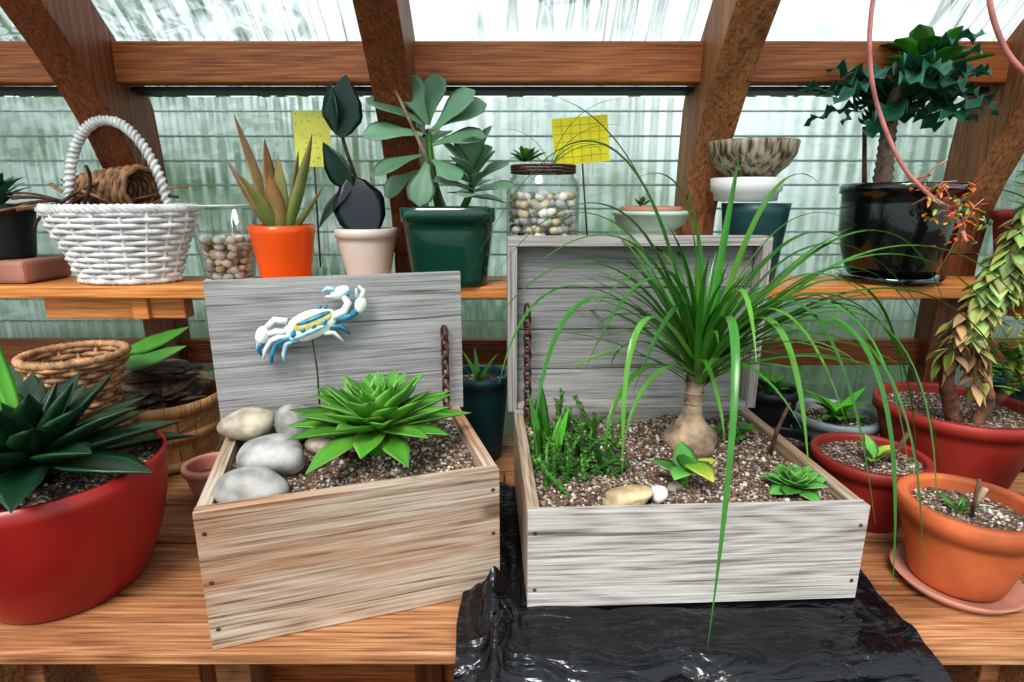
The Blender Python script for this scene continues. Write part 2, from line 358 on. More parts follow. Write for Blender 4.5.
# ------------------------------------------------------------------ bench & shelf
BF=.624
mb=MB();ys=BF
for w in (.112,.125,.12,.13,.12,.065):
    xs=[-2.0,-.95+R(-.2,.2),.0+R(-.3,.2),1.05+R(-.2,.2),2.0] if ys>.65 else [-2.0,-.02,2.0]
    for a,b_ in zip(xs,xs[1:]):
        box(mb,(a+.0015,ys,-.021+R(0,.001)),(b_-.0015,ys+w,-R(0,.0025)),m_bench)
    ys+=w+.008
for x in (-1.6,-.72,.0,.72,1.6):
    box(mb,(x-.045,.68,-.8),(x+.045,.77,-.022),m_bench)
    box(mb,(x-.02,.64,-.10),(x+.02,1.32,-.022),m_bench)
    box(mb,(x-.045,1.22,-.8),(x+.045,1.31,-.022),m_bench)
mb.make('potting_bench',bevel=.0025)
mb=MB()
box(mb,(-1.9,1.168,.374),(1.9,1.25,.40),m_shelf);box(mb,(-1.9,1.254,.374),(1.9,1.334,.40),m_shelf)
for x in (-.848,-.236,.424,1.05):
    box(mb,(x+.041,1.19,.325),(x+.075,1.36,.3735),m_shelf)
box(mb,(-1.0,1.20,.325),(-.70,1.235,.373),m_shelf)
mb.make('wall_shelf',bevel=.003)
# ------------------------------------------------------------------ helpers for pots
def pot(mb,x,y,z,rt,rb,h,mt,rim=.0,rimh=.02,soil=True,th=.006,sd=.022,sq=0,curve=0,seg=56):
    pr=[(0.001,0),(rb*.96,0),(rb,.004)]
    for i in range(1,9):
        t=i/8;r_=rb+(rt-rb)*t+curve*math.sin(pi*t)
        zz=(h-rimh)*t if rim else h*t
        pr.append((r_,zz))
    if rim: pr+=[(rt+rim,h-rimh+.001),(rt+rim+.001,h-.002)]
    pr+=[(rt+rim-.002,h),(rt-th,h),(rt-th-.001,h-.006),((rt-th)*.97,h-sd-.01)]
    lathe(mb,x,y,z,pr,mt,seg,sq=sq)
    if soil:
        disc(mb,x,y,z+h-sd,(rt-th)*.985,sq)
def disc(mb,x,y,z,r,sq=0,chunks=None):
    n=12
    vs=[(x,y,z+.004)];fs=[];seg=36
    for i in range(1,n+1):
        for j in range(seg):
            a=2*pi*j/seg;k=1
            if sq:k=1/((abs(math.cos(a))**sq+abs(math.sin(a))**sq)**(1/sq))
            rr=r*i/n*k;px=x+rr*math.cos(a);py=y+rr*math.sin(a)
            vs.append((px,py,z+.005*noise.noise(V((px*40,py*40,0)))))
    for j in range(seg):fs.append((0,1+j,1+(j+1)%seg))
    for i in range(n-1):
        for j in range(seg):
            a=1+i*seg+j;b_=1+i*seg+(j+1)%seg;fs.append((a,b_,b_+seg,a+seg))
    mb.add(vs,fs,m_soil)
    for i in range(int(r*r*18000)):
        a=R(0,2*pi);q=r*math.sqrt(R(0,.9));s=R(.0012,.0032)
        blob(mb,(x+q*math.cos(a),y+q*math.sin(a),z+.002),(s,s*R(.7,1.2),s*.8),random.choice(CH),1,(R(0,3),R(0,3),0),smooth=False)
def rosette(mb,c,n,L0,L1,w0,w1,mt,e0=85,e1=5,droop=20,th=.006,prof=AG,fold=.25,seg=7,jit=6,r0=.006,cup=0):
    for i in range(n):
        t=i/(n-1);az=i*2.39996+R(-.1,.1);el=D(e0+(e1-e0)*t**.85+R(-jit,jit));L=(L0+(L1-L0)*t**.7)*R(.9,1.08)
        b=V(c)+V((math.cos(az)*r0*t,math.sin(az)*r0*t,-.02*t*(L1/.12)))
        P,N=arch(b,az,el,L,D(droop*R(.3,1.4)-cup),seg)
        leaf(mb,P,N,(w0+(w1-w0)*t**.6)*R(.9,1.1),mt,prof,th,fold)
def ring(mb,cx,cy,cz,R0,amp,n,ph,tr,mt,seg=120,sides=5,ry=1,dz=0):
    P=[]
    for j in range(seg):
        a=2*pi*j/seg;r_=R0+amp*math.sin(n*a+ph)
        P.append((cx+r_*math.cos(a),cy+r_*math.sin(a)*ry,cz+dz*math.cos(n*a+ph)))
    tube(mb,P,tr,mt,sides,closed=True)
def wicker(mb,x,y,z,prof,mt,rows=16,n=18,tr=.0055,rim=.008,ry=1,seg=144,base=True):
    H=prof[-1][1]
    def rad(h):
        for (r0,h0),(r1,h1) in zip(prof,prof[1:]):
            if h<=h1+1e-6:
                k=(h-h0)/(h1-h0);k=k*k*(3-2*k)*.4+k*.6
                return r0+(r1-r0)*k
        return prof[-1][0]
    for i in range(rows):
        h=H*(i+.5)/rows;ring(mb,x,y,z+h,rad(h),tr*.8,n//2,(i%2)*pi,tr,mt,seg,5,ry)
    for j in range(n):
        a=2*pi*(j+.5)/n
        P=[(x+rad(H*q/8)*math.cos(a),y+rad(H*q/8)*math.sin(a)*ry,z+H*q/8) for q in range(9)]
        tube(mb,P,tr*.8,mt,5)
    for ph in (0,2*pi/3,4*pi/3):
        ring(mb,x,y,z+H+rim*.5,rad(H),rim*.6,24,ph,rim*.65,mt,seg,5,ry,dz=rim*.6)
        ring(mb,x,y,z+rim*.9,rad(0),rim*.4,20,ph,rim*.5,mt,seg,5,ry,dz=rim*.4)
    if base:
        lathe(mb,x,y,z+.006,[(.001,0),(rad(0)*ry*.99,0),(rad(0)*ry*.99,.004),(.001,.004)],mt,40)
# ------------------------------------------------------------------ left planter box (local frame)
LBW,LBD,LBH=.393,.287,.20
ob_rot=D(17.4);LB=Matrix.Translation((-.393,.628,0))@Matrix.Rotation(ob_rot,4,'Z')
def soilbed(mb,x0,x1,y0,y1,z,amp=.012,nch=1100):
    nx,ny=50,40;vs=[];fs=[]
    def hz(x,y):return z+amp*noise.noise(V((x*14,y*14,1)))+.003*noise.noise(V((x*80,y*80,1)))
    for i in range(ny+1):
        for j in range(nx+1):
            x=x0+(x1-x0)*j/nx;y=y0+(y1-y0)*i/ny;vs.append((x,y,hz(x,y)))
    for i in range(ny):
        for j in range(nx):
            a=i*(nx+1)+j;fs.append((a,a+1,a+nx+2,a+nx+1))
    mb.add(vs,fs,m_soil)
    for i in range(nch):
        x=R(x0+.003,x1-.003);y=R(y0+.003,y1-.003);s=R(.001,.0036)*(1 if R(0,1)<.9 else 1.6)
        blob(mb,(x,y,hz(x,y)+s*.4),(s,s*R(.6,1.4),s*.8),random.choice(CH),1,(R(0,3),R(0,3),R(0,3)),smooth=False)
def nail(mb,x,y,z):blob(mb,(x,y,z),(.003,.0012,.003),m_rust,2,n=0)
mb=MB();t=.018
box(mb,(0,0,0),(LBW,t,LBH),m_warmX,.2)
box(mb,(0,t+.0005,0),(t,LBD-t,LBH-.002),m_warmY);box(mb,(LBW-t,t+.0005,0),(LBW,LBD-t,LBH-.001),m_warmY)
box(mb,(0,LBD-t,0),(LBW,LBD,LBH),m_greyX);box(mb,(t,t,.005),(LBW-t,LBD-t,.02),m_greyX)
lx0,lx1=-.012,LBW+.012
box(mb,(lx0,LBD+.001,LBH-.01),(lx1,LBD+.017,LBH+.248),m_lid,.62)
for x in (.01,LBW-.01):
    for z in (.03,.1,.17):nail(mb,x,-.0005,z)
o=mb.make('wooden_planter_box',bevel=.0025);o.matrix_world=LB;boxL=o
mb=MB();soilbed(mb,t,LBW-t,t,LBD-t,LBH-.022,nch=1900);o=mb.make('potting_soil');o.parent=boxL
def chain(name,p0,p1,n,r=.0075,parent=None):
    mb=MB();p0=V(p0);p1=V(p1)
    for i in range(n):
        c=p0.lerp(p1,i/(n-1));P=[];a0=D(35) if i%2 else D(125)
        for j in range(14):
            a=2*pi*j/14;h=math.cos(a)*r*.75;v=math.sin(a)*r*1.35
            P.append(c+V((math.cos(a0)*h,math.sin(a0)*h,v)))
        tube(mb,P,r*.26,m_rust,6,closed=True)
    o=mb.make(name);o.parent=parent
chain('lid_chain',(LBW-.026,LBD-.03,.20),(LBW-.022,LBD-.008,.34),9,.0095,boxL)
def stone(c,s,m,rz=0,n=.14,name='river_stone'):
    mb=MB();blob(mb,(0,0,0),s,m,4,(0,0,0),n,.9);mb.make(name,c,(R(-.15,.15),R(-.15,.15),rz))
stone((-.425,.86,.222),(.045,.034,.026),m_stone2,.3,.12);stone((-.36,.885,.216),(.036,.04,.032),m_stone,.9,.12)
stone((-.352,.775,.208),(.056,.040,.030),m_stone,-.5,.12);stone((-.352,.695,.200),(.046,.034,.028),m_stone,.2,.14)
stone((-.30,.835,.196),(.024,.02,.015),m_stone2,.2);stone((-.452,.897,.20),(.02,.018,.03),m_stone,.2)
mb=MB();rosette(mb,(-.211,.832,.246),66,.05,.130,.0125,.0235,l_ros,86,2,8,.006,fold=.35,r0=.02)
tube(mb,[(-.211,.832,.165),(-.211,.832,.24)],[.014,.02],l_stem,8);mb.make('agave_rosette')
# crab ornament
mb=MB()
cy=LBD-.022
def cb(x,z,s,m,rot=0,dy=0,n=.03):blob(mb,(x,dy,z),s,m,3,(0,rot,0),n)
cb(0,0,(.046,.010,.024),c_w,-.35)
cb(.002,.006,(.036,.010,.013),c_y,-.35,-.0035);cb(.004,.012,(.03,.010,.005),c_b,-.35,-.006);cb(-.004,-.010,(.034,.010,.005),c_lb,-.35,-.005)
for q in (-.028,-.012,.005,.022):cb(q,-.002+q*.35,(.0045,.009,.007),c_b,.3,-.0055)
def leg(pts,r0,r1,m):
    P=[V((a,0,b_)) for a,b_ in pts];n=len(P);tube(mb,P,[r0+(r1-r0)*i/(n-1) for i in range(n)],m,8)
for i,(bx,bz,ex,ez) in enumerate([(-.034,-.016,-.078,-.052),(-.03,-.02,-.066,-.060),(-.02,-.022,-.046,-.062),(-.04,-.010,-.086,-.036)]):
    mx=(bx+ex)/2-.008;mz=(bz+ez)/2+.012
    leg([(bx,bz),((bx+mx)/2,(bz+mz)/2+.003),(mx,mz),((mx+ex)/2-.003,(mz+ez)/2),(ex,ez)],.0065,.0022,[c_w,c_b,c_lb,c_w][i])
for i,(bx,bz,ex,ez) in enumerate([(.03,-.006,.062,-.02),(.02,-.014,.05,-.032)]):
    leg([(bx,bz),(bx*.5+ex*.5,bz*.5+ez*.5+.008),(ex,ez)],.006,.002,[c_b,c_w][i])
leg([(.035,.012),(.055,.02),(.062,.034),(.055,.046)],.0075,.006,c_w);cb(.050,.052,(.017,.008,.010),c_w,-.4);cb(.062,.050,(.004,.0085,.005),c_b,0,-.002)
leg([(.042,.056),(.030,.060),(.022,.054)],.006,.0018,c_lb);leg([(.044,.048),(.034,.046),(.026,.046)],.004,.0015,c_w)
leg([(.04,.008),(.062,.01),(.075,.02)],.006,.006,c_b);cb(.082,.030,(.010,.008,.015),c_w,.2);leg([(.084,.04),(.088,.054),(.080,.062)],.0055,.0016,c_w);leg([(.078,.04),(.076,.05),(.077,.058)],.004,.0014,c_lb)
leg([(-.036,.008),(-.055,.012),(-.068,.0)],.0065,.005,c_w);cb(-.076,-.012,(.010,.008,.016),c_w,.3);leg([(-.078,-.024),(-.084,-.036),(-.08,-.046)],.006,.0018,c_b)
for q in (.014,.024):leg([(q,.02),(q+.003,.032)],.002,.003,c_b)
tube(mb,[(0,0,-.02),(.004,.002,-.08),(.002,-.002,-.20)],.0017,m_rust,6)
o=mb.make('crab_ornament');o.matrix_world=LB@Matrix.Translation((.145,cy,.372))
# ------------------------------------------------------------------ right planter box
RW,RD,RH=.483,.40,.150
RB=Matrix.Translation((.022,.70,.006))@Matrix.Rotation(D(2.6),4,'Z')
mb=MB()
box(mb,(0,0,0),(RW,t,RH),m_greyX,.8);box(mb,(0,t+.0005,0),(t,RD-t,RH-.002),m_warmY);box(mb,(RW-t,t+.0005,0),(RW,RD-t,RH-.001),m_warmY)
box(mb,(0,RD-t,0),(RW,RD,RH),m_greyX);box(mb,(t,t,.005),(RW-t,RD-t,.02),m_greyX)
for x in (.01,RW-.01):
    for z in (.03,.12):nail(mb,x,-.0005,z)
z0=RH-.005;H=.335;xa,xb=-.012,RW+.022
zz=z0
for h in (.081,.084,.085,.083):
    box(mb,(xa+.02,RD+.035,zz+.001),(xb-.02,RD+.05,zz+h-.0015),m_lid);zz+=h
box(mb,(xa,RD+.001,z0),(xa+.018,RD+.052,z0+H),m_greyZ);box(mb,(xb-.018,RD+.001,z0),(xb,RD+.052,z0+H),m_greyZ)
box(mb,(xa,RD+.001,z0+H+.0005),(xb,RD+.052,z0+H+.018),m_greyX)
box(mb,(xa+.02,RD+.001,z0),(xb-.02,RD+.03,z0+.014),m_greyX)
o=mb.make('wooden_planter_box',bevel=.0025);o.matrix_world=RB;boxR=o
mb=MB();soilbed(mb,t,RW-t,t,RD-t,RH-.018,.014,2900);o=mb.make('potting_soil');o.parent=boxR
chain('lid_chain',(.026,RD-.03,RH-.005),(.026,RD+.0,RH+.205),13,.0105,boxR)
# ponytail palm
mb=MB();C0=V((.322,.955,.128))
pr=[(.026,0),(.042,.008),(.047,.024),(.043,.042),(.028,.058),(.0175,.074),(.0145,.10),(.0145,.125),(.016,.145),(.014,.16),(.001,.165)]
lathe(mb,C0.x,C0.y,C0.z,pr,m_barkP,28,wob=.14)
for i in range(4):ring(mb,C0.x,C0.y,C0.z+.080+i*.018,.0155,.0,3,0,.0022,m_barkP,24)
C=C0+V((.004,-.004,.160))
def bez(p0,m_,e,n=24):
    p0=V(p0);m_=V(m_);e=V(e);c1=2*m_-.5*(p0+e);P=[];N=[]
    for i in range(n):
        s=i/(n-1);P.append(p0*(1-s)**2+c1*2*s*(1-s)+e*s*s)
    for i in range(n):
        T=(P[min(i+1,n-1)]-P[max(i-1,0)]).normalized();h=V((T.x,T.y,0))
        if h.length<.05:h=V(((e-p0).x,(e-p0).y,0))
        S=h.normalized().cross(V((0,0,1)));N.append(S.cross(T).normalized())
    return P,N
hero=[((.289,.72,.40),(.245,.60,.03)),((.47,.78,.40),(.51,.66,.06)),((.186,.80,.40),(.16,.745,.165)),((.135,.88,.477),(-.05,.85,.36)),
((.138,.95,.66),(-.096,.95,.40)),((.555,.95,.518),(.729,.95,.405)),((.515,.88,.425),(.70,.85,.155)),((.22,1.0,.60),(.062,1.0,.739)),
((.32,.99,.50),(.27,1.02,.66)),((.36,.98,.50),(.38,1.0,.64)),((.50,.93,.42),(.657,.90,.23)),((.46,.97,.50),(.60,.98,.48)),
((.25,.9,.46),(.12,.82,.42)),((.20,.93,.50),(.03,.88,.47)),((.40,.86,.41),(.47,.75,.27)),((.26,.85,.42),(.17,.76,.31)),((.38,.82,.40),(.40,.70,.21)),
((.42,.98,.56),(.52,1.0,.60)),((.29,.97,.56),(.19,.96,.60)),((.54,.84,.40),(.62,.74,.10)),((.45,.88,.46),(.58,.82,.36)),((.34,.86,.44),(.33,.74,.36)),
((.53,.90,.47),(.68,.84,.27)),((.50,.95,.50),(.70,.92,.36)),((.48,.84,.42),(.56,.73,.19)),((.22,.84,.46),(.10,.76,.34)),((.10,.90,.44),(-.02,.83,.30)),
((.43,.83,.42),(.50,.70,.14)),((.56,.97,.44),(.72,1.0,.24)),((.18,.98,.53),(.0,.97,.50)),((.42,.93,.52),(.53,.88,.53)),((.60,.86,.44),(.78,.80,.22)),
((.50,.80,.38),(.58,.70,.05)),((.58,.90,.49),(.80,.86,.32)),((.57,.92,.40),(.70,.90,.10)),((.12,.84,.43),(.03,.76,.23)),((.62,.93,.50),(.86,.90,.36)),((.16,.92,.56),(-.04,.90,.44))]
for m_,e in hero:
    b=C+V((R(-.008,.008),R(-.008,.008),R(-.03,.0)))
    P,N=bez(b,m_,e);leaf(mb,P,N,R(.0060,.0082),random.choice([l_palm,l_palm,l_palm2]),GR,0,.3,nu=3)
for i in range(90):
    az=R(0,2*pi);q=R(0,1);el=D(88-q*58);L=R(.18,.27) if q<.35 else R(.24,.42)
    if math.sin(az)>.3:L=min(L,.34)
    elif math.sin(az)<-.3:L=min(L,.32)
    b=C+V((math.cos(az)*.007,math.sin(az)*.007,R(-.035,.005)))
    P,N=arch(b,az,el,L,D(R(40,135)*(.35+.65*q)),16,1.5,R(-.5,.5))
    leaf(mb,P,N,R(.0045,.0072),random.choice([l_palm,l_palm,l_palm2]),GR,0,.3,nu=3)
mb.make('ponytail_palm')
ZS=.137
mb=MB()
for i in range(75):
    x=R(.05,.17);y=R(.765,1.04)
    if x>.12 and y<.80:continue
    az=R(0,2*pi);el=D(R(15,80));L=R(.04,.10)
    if y<.85 and math.sin(az)<0:az=-az
    A,_=arch((x,y,ZS-.01),az,el,L,D(R(-30,60)),14)
    for p in A:p.x=max(p.x,.03);p.y=max(p.y,.735)
    tube(mb,A,[.0046 if k_%2 else .0026 for k_ in range(14)],l_sedum,6,r=R(0,1))
    for q in range(2,14):
        for s in (0,1,2):
            a=R(0,2*pi);P,N=arch(A[q],a,D(R(10,60)),.009,.3,4);leaf(mb,P,N,.0024,l_sedum,AG,.001,nu=3)
mb.make('creeping_sedum')
mb=MB()
for i in range(8):
    az=R(0,2*pi);P,N=arch((.062+R(-.02,.02),.90+R(-.03,.05),ZS-.01),az,D(R(72,89)),R(.08,.165),D(R(0,25)),9);leaf(mb,P,N,R(.008,.012),l_stem if i%2 else l_mid,AG,.004,.4)
mb.make('aloe_offset')
stone((.168,.757,.150),(.038,.022,.016),m_stoneB,.1,.25);stone((.220,.772,.147),(.014,.014,.013),m_stone3,.3);stone((.252,.80,.143),(.014,.010,.008),m_stone2,.3)
mb=MB()
tube(mb,[(.268,.80,ZS-.01),(.268,.80,ZS+.05)],[.004,.003],l_stem,7)
for az,el,L,w,m_ in ((2.8,35,.055,.018,l_var),(.3,30,.05,.016,l_yel),(-1.2,10,.055,.02,l_yel),(1.6,60,.05,.018,l_var),(-2.2,20,.05,.018,l_var),(4.2,70,.045,.015,l_var)):
    P,N=arch((.268,.80,ZS+R(.02,.05)),az,D(el),L*1.1,.7,7);leaf(mb,P,N,w*1.1,m_,OV,.0015,.15)
mb.make('kalanchoe_seedling')
mb=MB();rosette(mb,(.437,.80,ZS+.014),26,.018,.050,.008,.018,l_var,80,2,5,.003,OV,.2);mb.make('echeveria_rosette')
mb=MB()
for i in range(9):
    az=R(0,2*pi);P,N=arch((.415,.985,ZS-.005),az,D(R(40,85)),R(.025,.05),.5,6);tube(mb,P,.0012,l_mid,5)
    for s in range(3):
        Q,N2=arch(P[-1],az+s*2.1,D(15),.017,.3,5);leaf(mb,Q,N2,.008,l_mid,OB,nu=3)
mb.make('clover_seedling')
mb=MB();tube(mb,[(.455,.93,ZS-.01),(.462,.925,ZS+.05),(.475,.92,ZS+.10)],[.004,.0035,.003],m_twig,7);mb.make('wooden_stake')
# ------------------------------------------------------------------ black plastic sheet
mb=MB();nx,nt_=190,130;vs=[];fs=[]
xa,xb=-.075,.545
LT=1.0
for i in range(nt_+1):
    s=i/nt_*LT
    for j in range(nx+1):
        u=j/nx;x=xa+(xb-xa)*u
        yf=BF-.010+.004*noise.noise(V((x*9,0,2)))
        back=1.06;flat=back-yf
        inbox=.012<x<.50 and s<flat and back-s>.703
        if s<flat: y=back-s;z=.0035
        else:
            h=s-flat
            if h<.03: y=yf-.016*math.sin(h/.03*pi/2);z=.0035-.016*(1-math.cos(h/.03*pi/2))
            else:y=yf-.016;z=.0035-.016-(h-.03)
        w_=max(0,1-abs(x-(-.035))/.05)
        fr=1 if s>flat-.14 else .35
        crm=(abs(noise.noise(V((x*30,s*12,5))))*.08+.018)*w_*fr
        if s<flat:
            z+=crm
            if not inbox and y<.70:z+=.012*abs(noise.noise(V((x*12+s*9,s*26,0))))
            if inbox:z=.002
            if x>.505:z+=.014*abs(noise.noise(V((x*30,s*20,7))))
        else:
            h=s-flat
            f1=abs(noise.noise(V((x*4+h*5,h*26,9))));f2=abs(noise.noise(V((x*14-h*9,h*18,3))))
            y-=crm*.8+min(1,h/.04)*(.045*f1+.028*f2)
        xx=x+w_*.03*noise.noise(V((s*14,x*9,1)))
        if s>flat: xx+=(s-flat)*.30*max(0,u-.75)*2
        vs.append((xx,y,z))
for i in range(nt_):
    for j in range(nx):
        a=i*(nx+1)+j;fs.append((a,a+1,a+nx+2,a+nx+1))
mb.add(vs,fs,m_plast);mb.make('black_plastic_sheet')
# ------------------------------------------------------------------ left red pot with dark agave
mb=MB();pot(mb,-.682,.770,0,.150,.100,.200,m_red,0,th=.005,sd=.02,curve=.012,seg=72)
rosette(mb,(-.682,.745,.240),38,.07,.185,.015,.031,l_dark,80,0,16,.012,AG,.3,r0=.03)
tube(mb,[(-.682,.745,.17),(-.682,.745,.245)],.02,l_dark,8)
for az,el,L in ((2.6,66,.19),(2.9,52,.15)):
    P,N=arch((-.665,.72,.27),az,D(el),L,-.3,9);leaf(mb,P,N,.011,l_stem,AG,.006,.5)
mb.make('potted_agave')
# ------------------------------------------------------------------ shelf items
SZ=.401
mb=MB();bx,by=-.828,1.235
wicker(mb,bx,by,SZ,[(.098,0),(.115,.05),(.148,.13),(.152,.15)],m_wick,13,18,.0052,.009,.58,160)
P=[];
for i in range(41):
    a=pi*i/40;P.append((bx+.104*math.cos(a),by+.0,SZ+.13+.20*math.sin(a)))
tube(mb,P,.0075,m_wick,8)
for ph in (0,pi):
    Q=[]
    for i in range(161):
        a=pi*i/160;b_=i*.9+ph;c_=V((bx+.104*math.cos(a),by,SZ+.13+.20*math.sin(a)));rd=V((math.cos(a),0,math.sin(a)))
        Q.append(c_+rd*.008*math.cos(b_)+V((0,1,0))*.008*math.sin(b_))
    tube(mb,Q,.0038,m_wick,5)
mb.make('wicker_basket')
mb=MB()
ax=V((.80,-.25,-.05)).normalized();c0=V((-.92,1.26,.605))
def cone(mb,c0,ax,L,r0,r1,rows,mt):
    s=ax.cross(V((0,0,1))).normalized();u=s.cross(ax)
    for i in range(rows):
        q=i/(rows-1);rr=r0+(r1-r0)*q**.8;P=[]
        for j in range(40):
            a=2*pi*j/40;r2=rr+.002*math.sin(8*a+(i%2)*pi);P.append(c0+ax*L*q+(s*math.cos(a)+u*math.sin(a))*r2)
        tube(mb,P,L/rows*.55,mt,5,closed=True)
cone(mb,c0,ax,.17,.014,.042,16,m_wickB);mb.make('wicker_cornucopia')
mb=MB()
for i in range(30):
    a=R(-.3,.3)+pi*(i%2);b=V((-.85+R(-.08,.08),1.235+R(-.04,.04),.55+R(0,.02)))
    P,N=arch(b,a+R(-.5,.5),D(R(0,60)),R(.06,.12),D(R(-30,80)),7,azc=R(-1,1));tube(mb,P,R(.0015,.004),random.choice([m_twig,m_wickB]),5)
for i in range(6):
    P,N=arch((-.94,1.23,.57),pi+R(-.3,.3),D(R(0,25)),R(.05,.11),D(20),7);tube(mb,P,R(.0015,.003),m_twig,5)
mb.make('twig_bundle')
def glassjar(x,y,r0,r1,h,fill,ps,lidrim=False,cols=None):
    mb=MB()
    if lidrim:
        pr=[(.001,0),(r0,0),(r0+.003,.01),(r1,.05),(r1,h*.78),(r1*.97,h*.84),(r1*.84,h*.89),(r1*.84,h)]
    else:
        pr=[(.001,0),(r0,0),(r1,h),(r1+.001,h+.0015)]
        ring(mb,x,y,SZ+h,r1,0,1,0,.0017,m_rimg,48);ring(mb,x,y,SZ+.004,r0,0,1,0,.002,m_rimg,48)
    lathe(mb,x,y,SZ,pr,m_glass,48)
    z=.010
    while z<fill:
        rr=(r0+(r1-r0)*min(1,z/(.05 if lidrim else h)))-.003-ps
        for rad in [rr*q for q in (1,.62,.2)]:
            n=max(1,int(2*pi*rad/(ps*1.9)))
            for j in range(n):
                a=2*pi*j/n+R(0,.5);s=ps*R(.75,1.1)
                blob(mb,(x+rad*math.cos(a),y+rad*math.sin(a),SZ+z+R(-.002,.003)),(s,s*.8,s*.65),random.choice(cols),2,(R(-.6,.6),R(-.6,.6),R(0,3)),.08)
        z+=ps*1.25
    return mb
m_pb1=plain('pebble_white',(.85,.82,.74),.5,.1,30);m_pb2=plain('pebble_cream',(.72,.58,.38),.5,.15,30);m_pb3=plain('pebble_brown',(.42,.24,.15),.5,.2,30);m_pb4=plain('pebble_grey',(.48,.47,.45),.5,.2,30)
mb=glassjar(-.625,1.265,.050,.070,.160,.092,.0125,cols=[m_pb1,m_pb1,m_pb2,m_pb3,m_pb4]);mb.make('glass_cup_of_pebbles')
JH=.246
mb=glassjar(.066,1.255,.066,.078,JH,.190,.0135,True,[m_pb1,m_pb1,m_pb2,m_pb2,m_pb4])
zt=SZ+JH
for s in (0,1,2):ring(mb,.066,1.255,zt-.006-s*.006,.067,0,1,0,.0028,m_rust,40)
rosette(mb,(.03,1.24,zt+.012),16,.015,.042,.006,.010,l_mid,85,15,10,.003,AG,.2)
for az,L,el in ((.2,.20,60),(.6,.16,50),(2.6,.12,40),(-.2,.16,45),(0.0,.22,75),(3.0,.14,70)):
    P,N=arch((.08,1.245,zt-.01),az,D(el),L,D(80),12);leaf(mb,P,N,.0045,l_palm2,GR,0,.3,nu=3)
disc(mb,.066,1.255,zt-.018,.060)
mb.make('glass_jar_of_pebbles')
mb=MB();pot(mb,-.495,1.25,SZ,.069,.051,.120,m_ora,th=.004,sd=.012)
for az,el,L,w,m_ in ((2.9,71,.235,.017,l_aloe),(2.5,80,.18,.016,l_aloe),(3.4,60,.16,.021,l_aloe),(1.5,86,.15,.015,l_aloeG),(.1,76,.16,.016,l_aloeG),(-.3,62,.20,.017,l_aloeG),(-1.4,66,.12,.019,l_aloe),(.4,48,.12,.016,l_aloeG),(3.0,50,.11,.015,l_aloe),(-2.0,58,.13,.019,l_aloeG)):
    P,N=arch((-.495+.012*math.cos(az),1.245+.012*math.sin(az),SZ+.10),az,D(el),L*1.1,D(R(-14,6)),9);leaf(mb,P,N,w*1.15,m_,AG,.009,.25)
mb.make('potted_aloe')
mb=MB();rx,ry=-.315,1.255;pot(mb,rx,ry,SZ,.063,.044,.113,m_pink,rim=.004,rimh=.02,th=.004,sd=.014)
st=[(rx,ry,SZ+.09),(rx-.005,ry,SZ+.18),(rx-.03,ry-.005,SZ+.27),(rx-.045,ry-.01,SZ+.34)]
tube(mb,st,[.005,.0045,.004,.003],m_twig,7)
def cleaf(b,d,nrm,L,w,m_,bend=0,prof=OV,th=.0012,fold=.12,n=11,ruf=0):
    b=V(b);d=V(d).normalized();nrm=V(nrm).normalized();nrm=(nrm-d*nrm.dot(d)).normalized();P=[];N=[];p=b.copy()
    for i in range(n):
        a=-bend*i/(n-1);dd=d*math.cos(a)+nrm*math.sin(a);nn=nrm*math.cos(a)-d*math.sin(a);P.append(p.copy());N.append(nn);p=p+dd*L/(n-1)
    leaf(mb,P,N,w,m_,prof,th,fold,ruf=ruf,nu=7)
cleaf((rx-.02,ry-.02,SZ+.22),(.28,-.25,-1),(.15,-1,.25),.155,.055,l_rubP,.2)
cleaf((rx-.035,ry-.02,SZ+.295),(.18,-.15,1),(.05,-1,.15),.12,.042,l_rub,.1)
cleaf((rx-.045,ry-.02,SZ+.305),(-.12,-.1,1),(-.8,-.7,.1),.10,.036,l_rub,.2)
cleaf((rx-.015,ry-.01,SZ+.20),(-.8,-.3,-.6),(-.5,-.5,.9),.12,.036,l_rub,.5)
cleaf((rx-.02,ry-.02,SZ+.19),(-.55,-.1,.95),(-.45,-1,-.1),.11,.032,l_rub,.15)
mb.make('potted_rubber_plant')
mb=MB();gx,gy=-.130,1.232;pot(mb,gx,gy,SZ,.092,.077,.158,m_green,rim=.004,rimh=.03,th=.006,sd=.014,sq=5,seg=80)
s1=V((gx-.040,gy-.005,SZ+.300));s2=V((gx+.05,gy-.02,SZ+.235))
tube(mb,[(gx-.02,gy,SZ+.14),(gx-.035,gy,SZ+.22),s1],[.010,.009,.006],l_mid,8);tube(mb,[(gx+.02,gy,SZ+.14),(gx+.045,gy,SZ+.19),s2],[.008,.007,.005],l_mid,8)
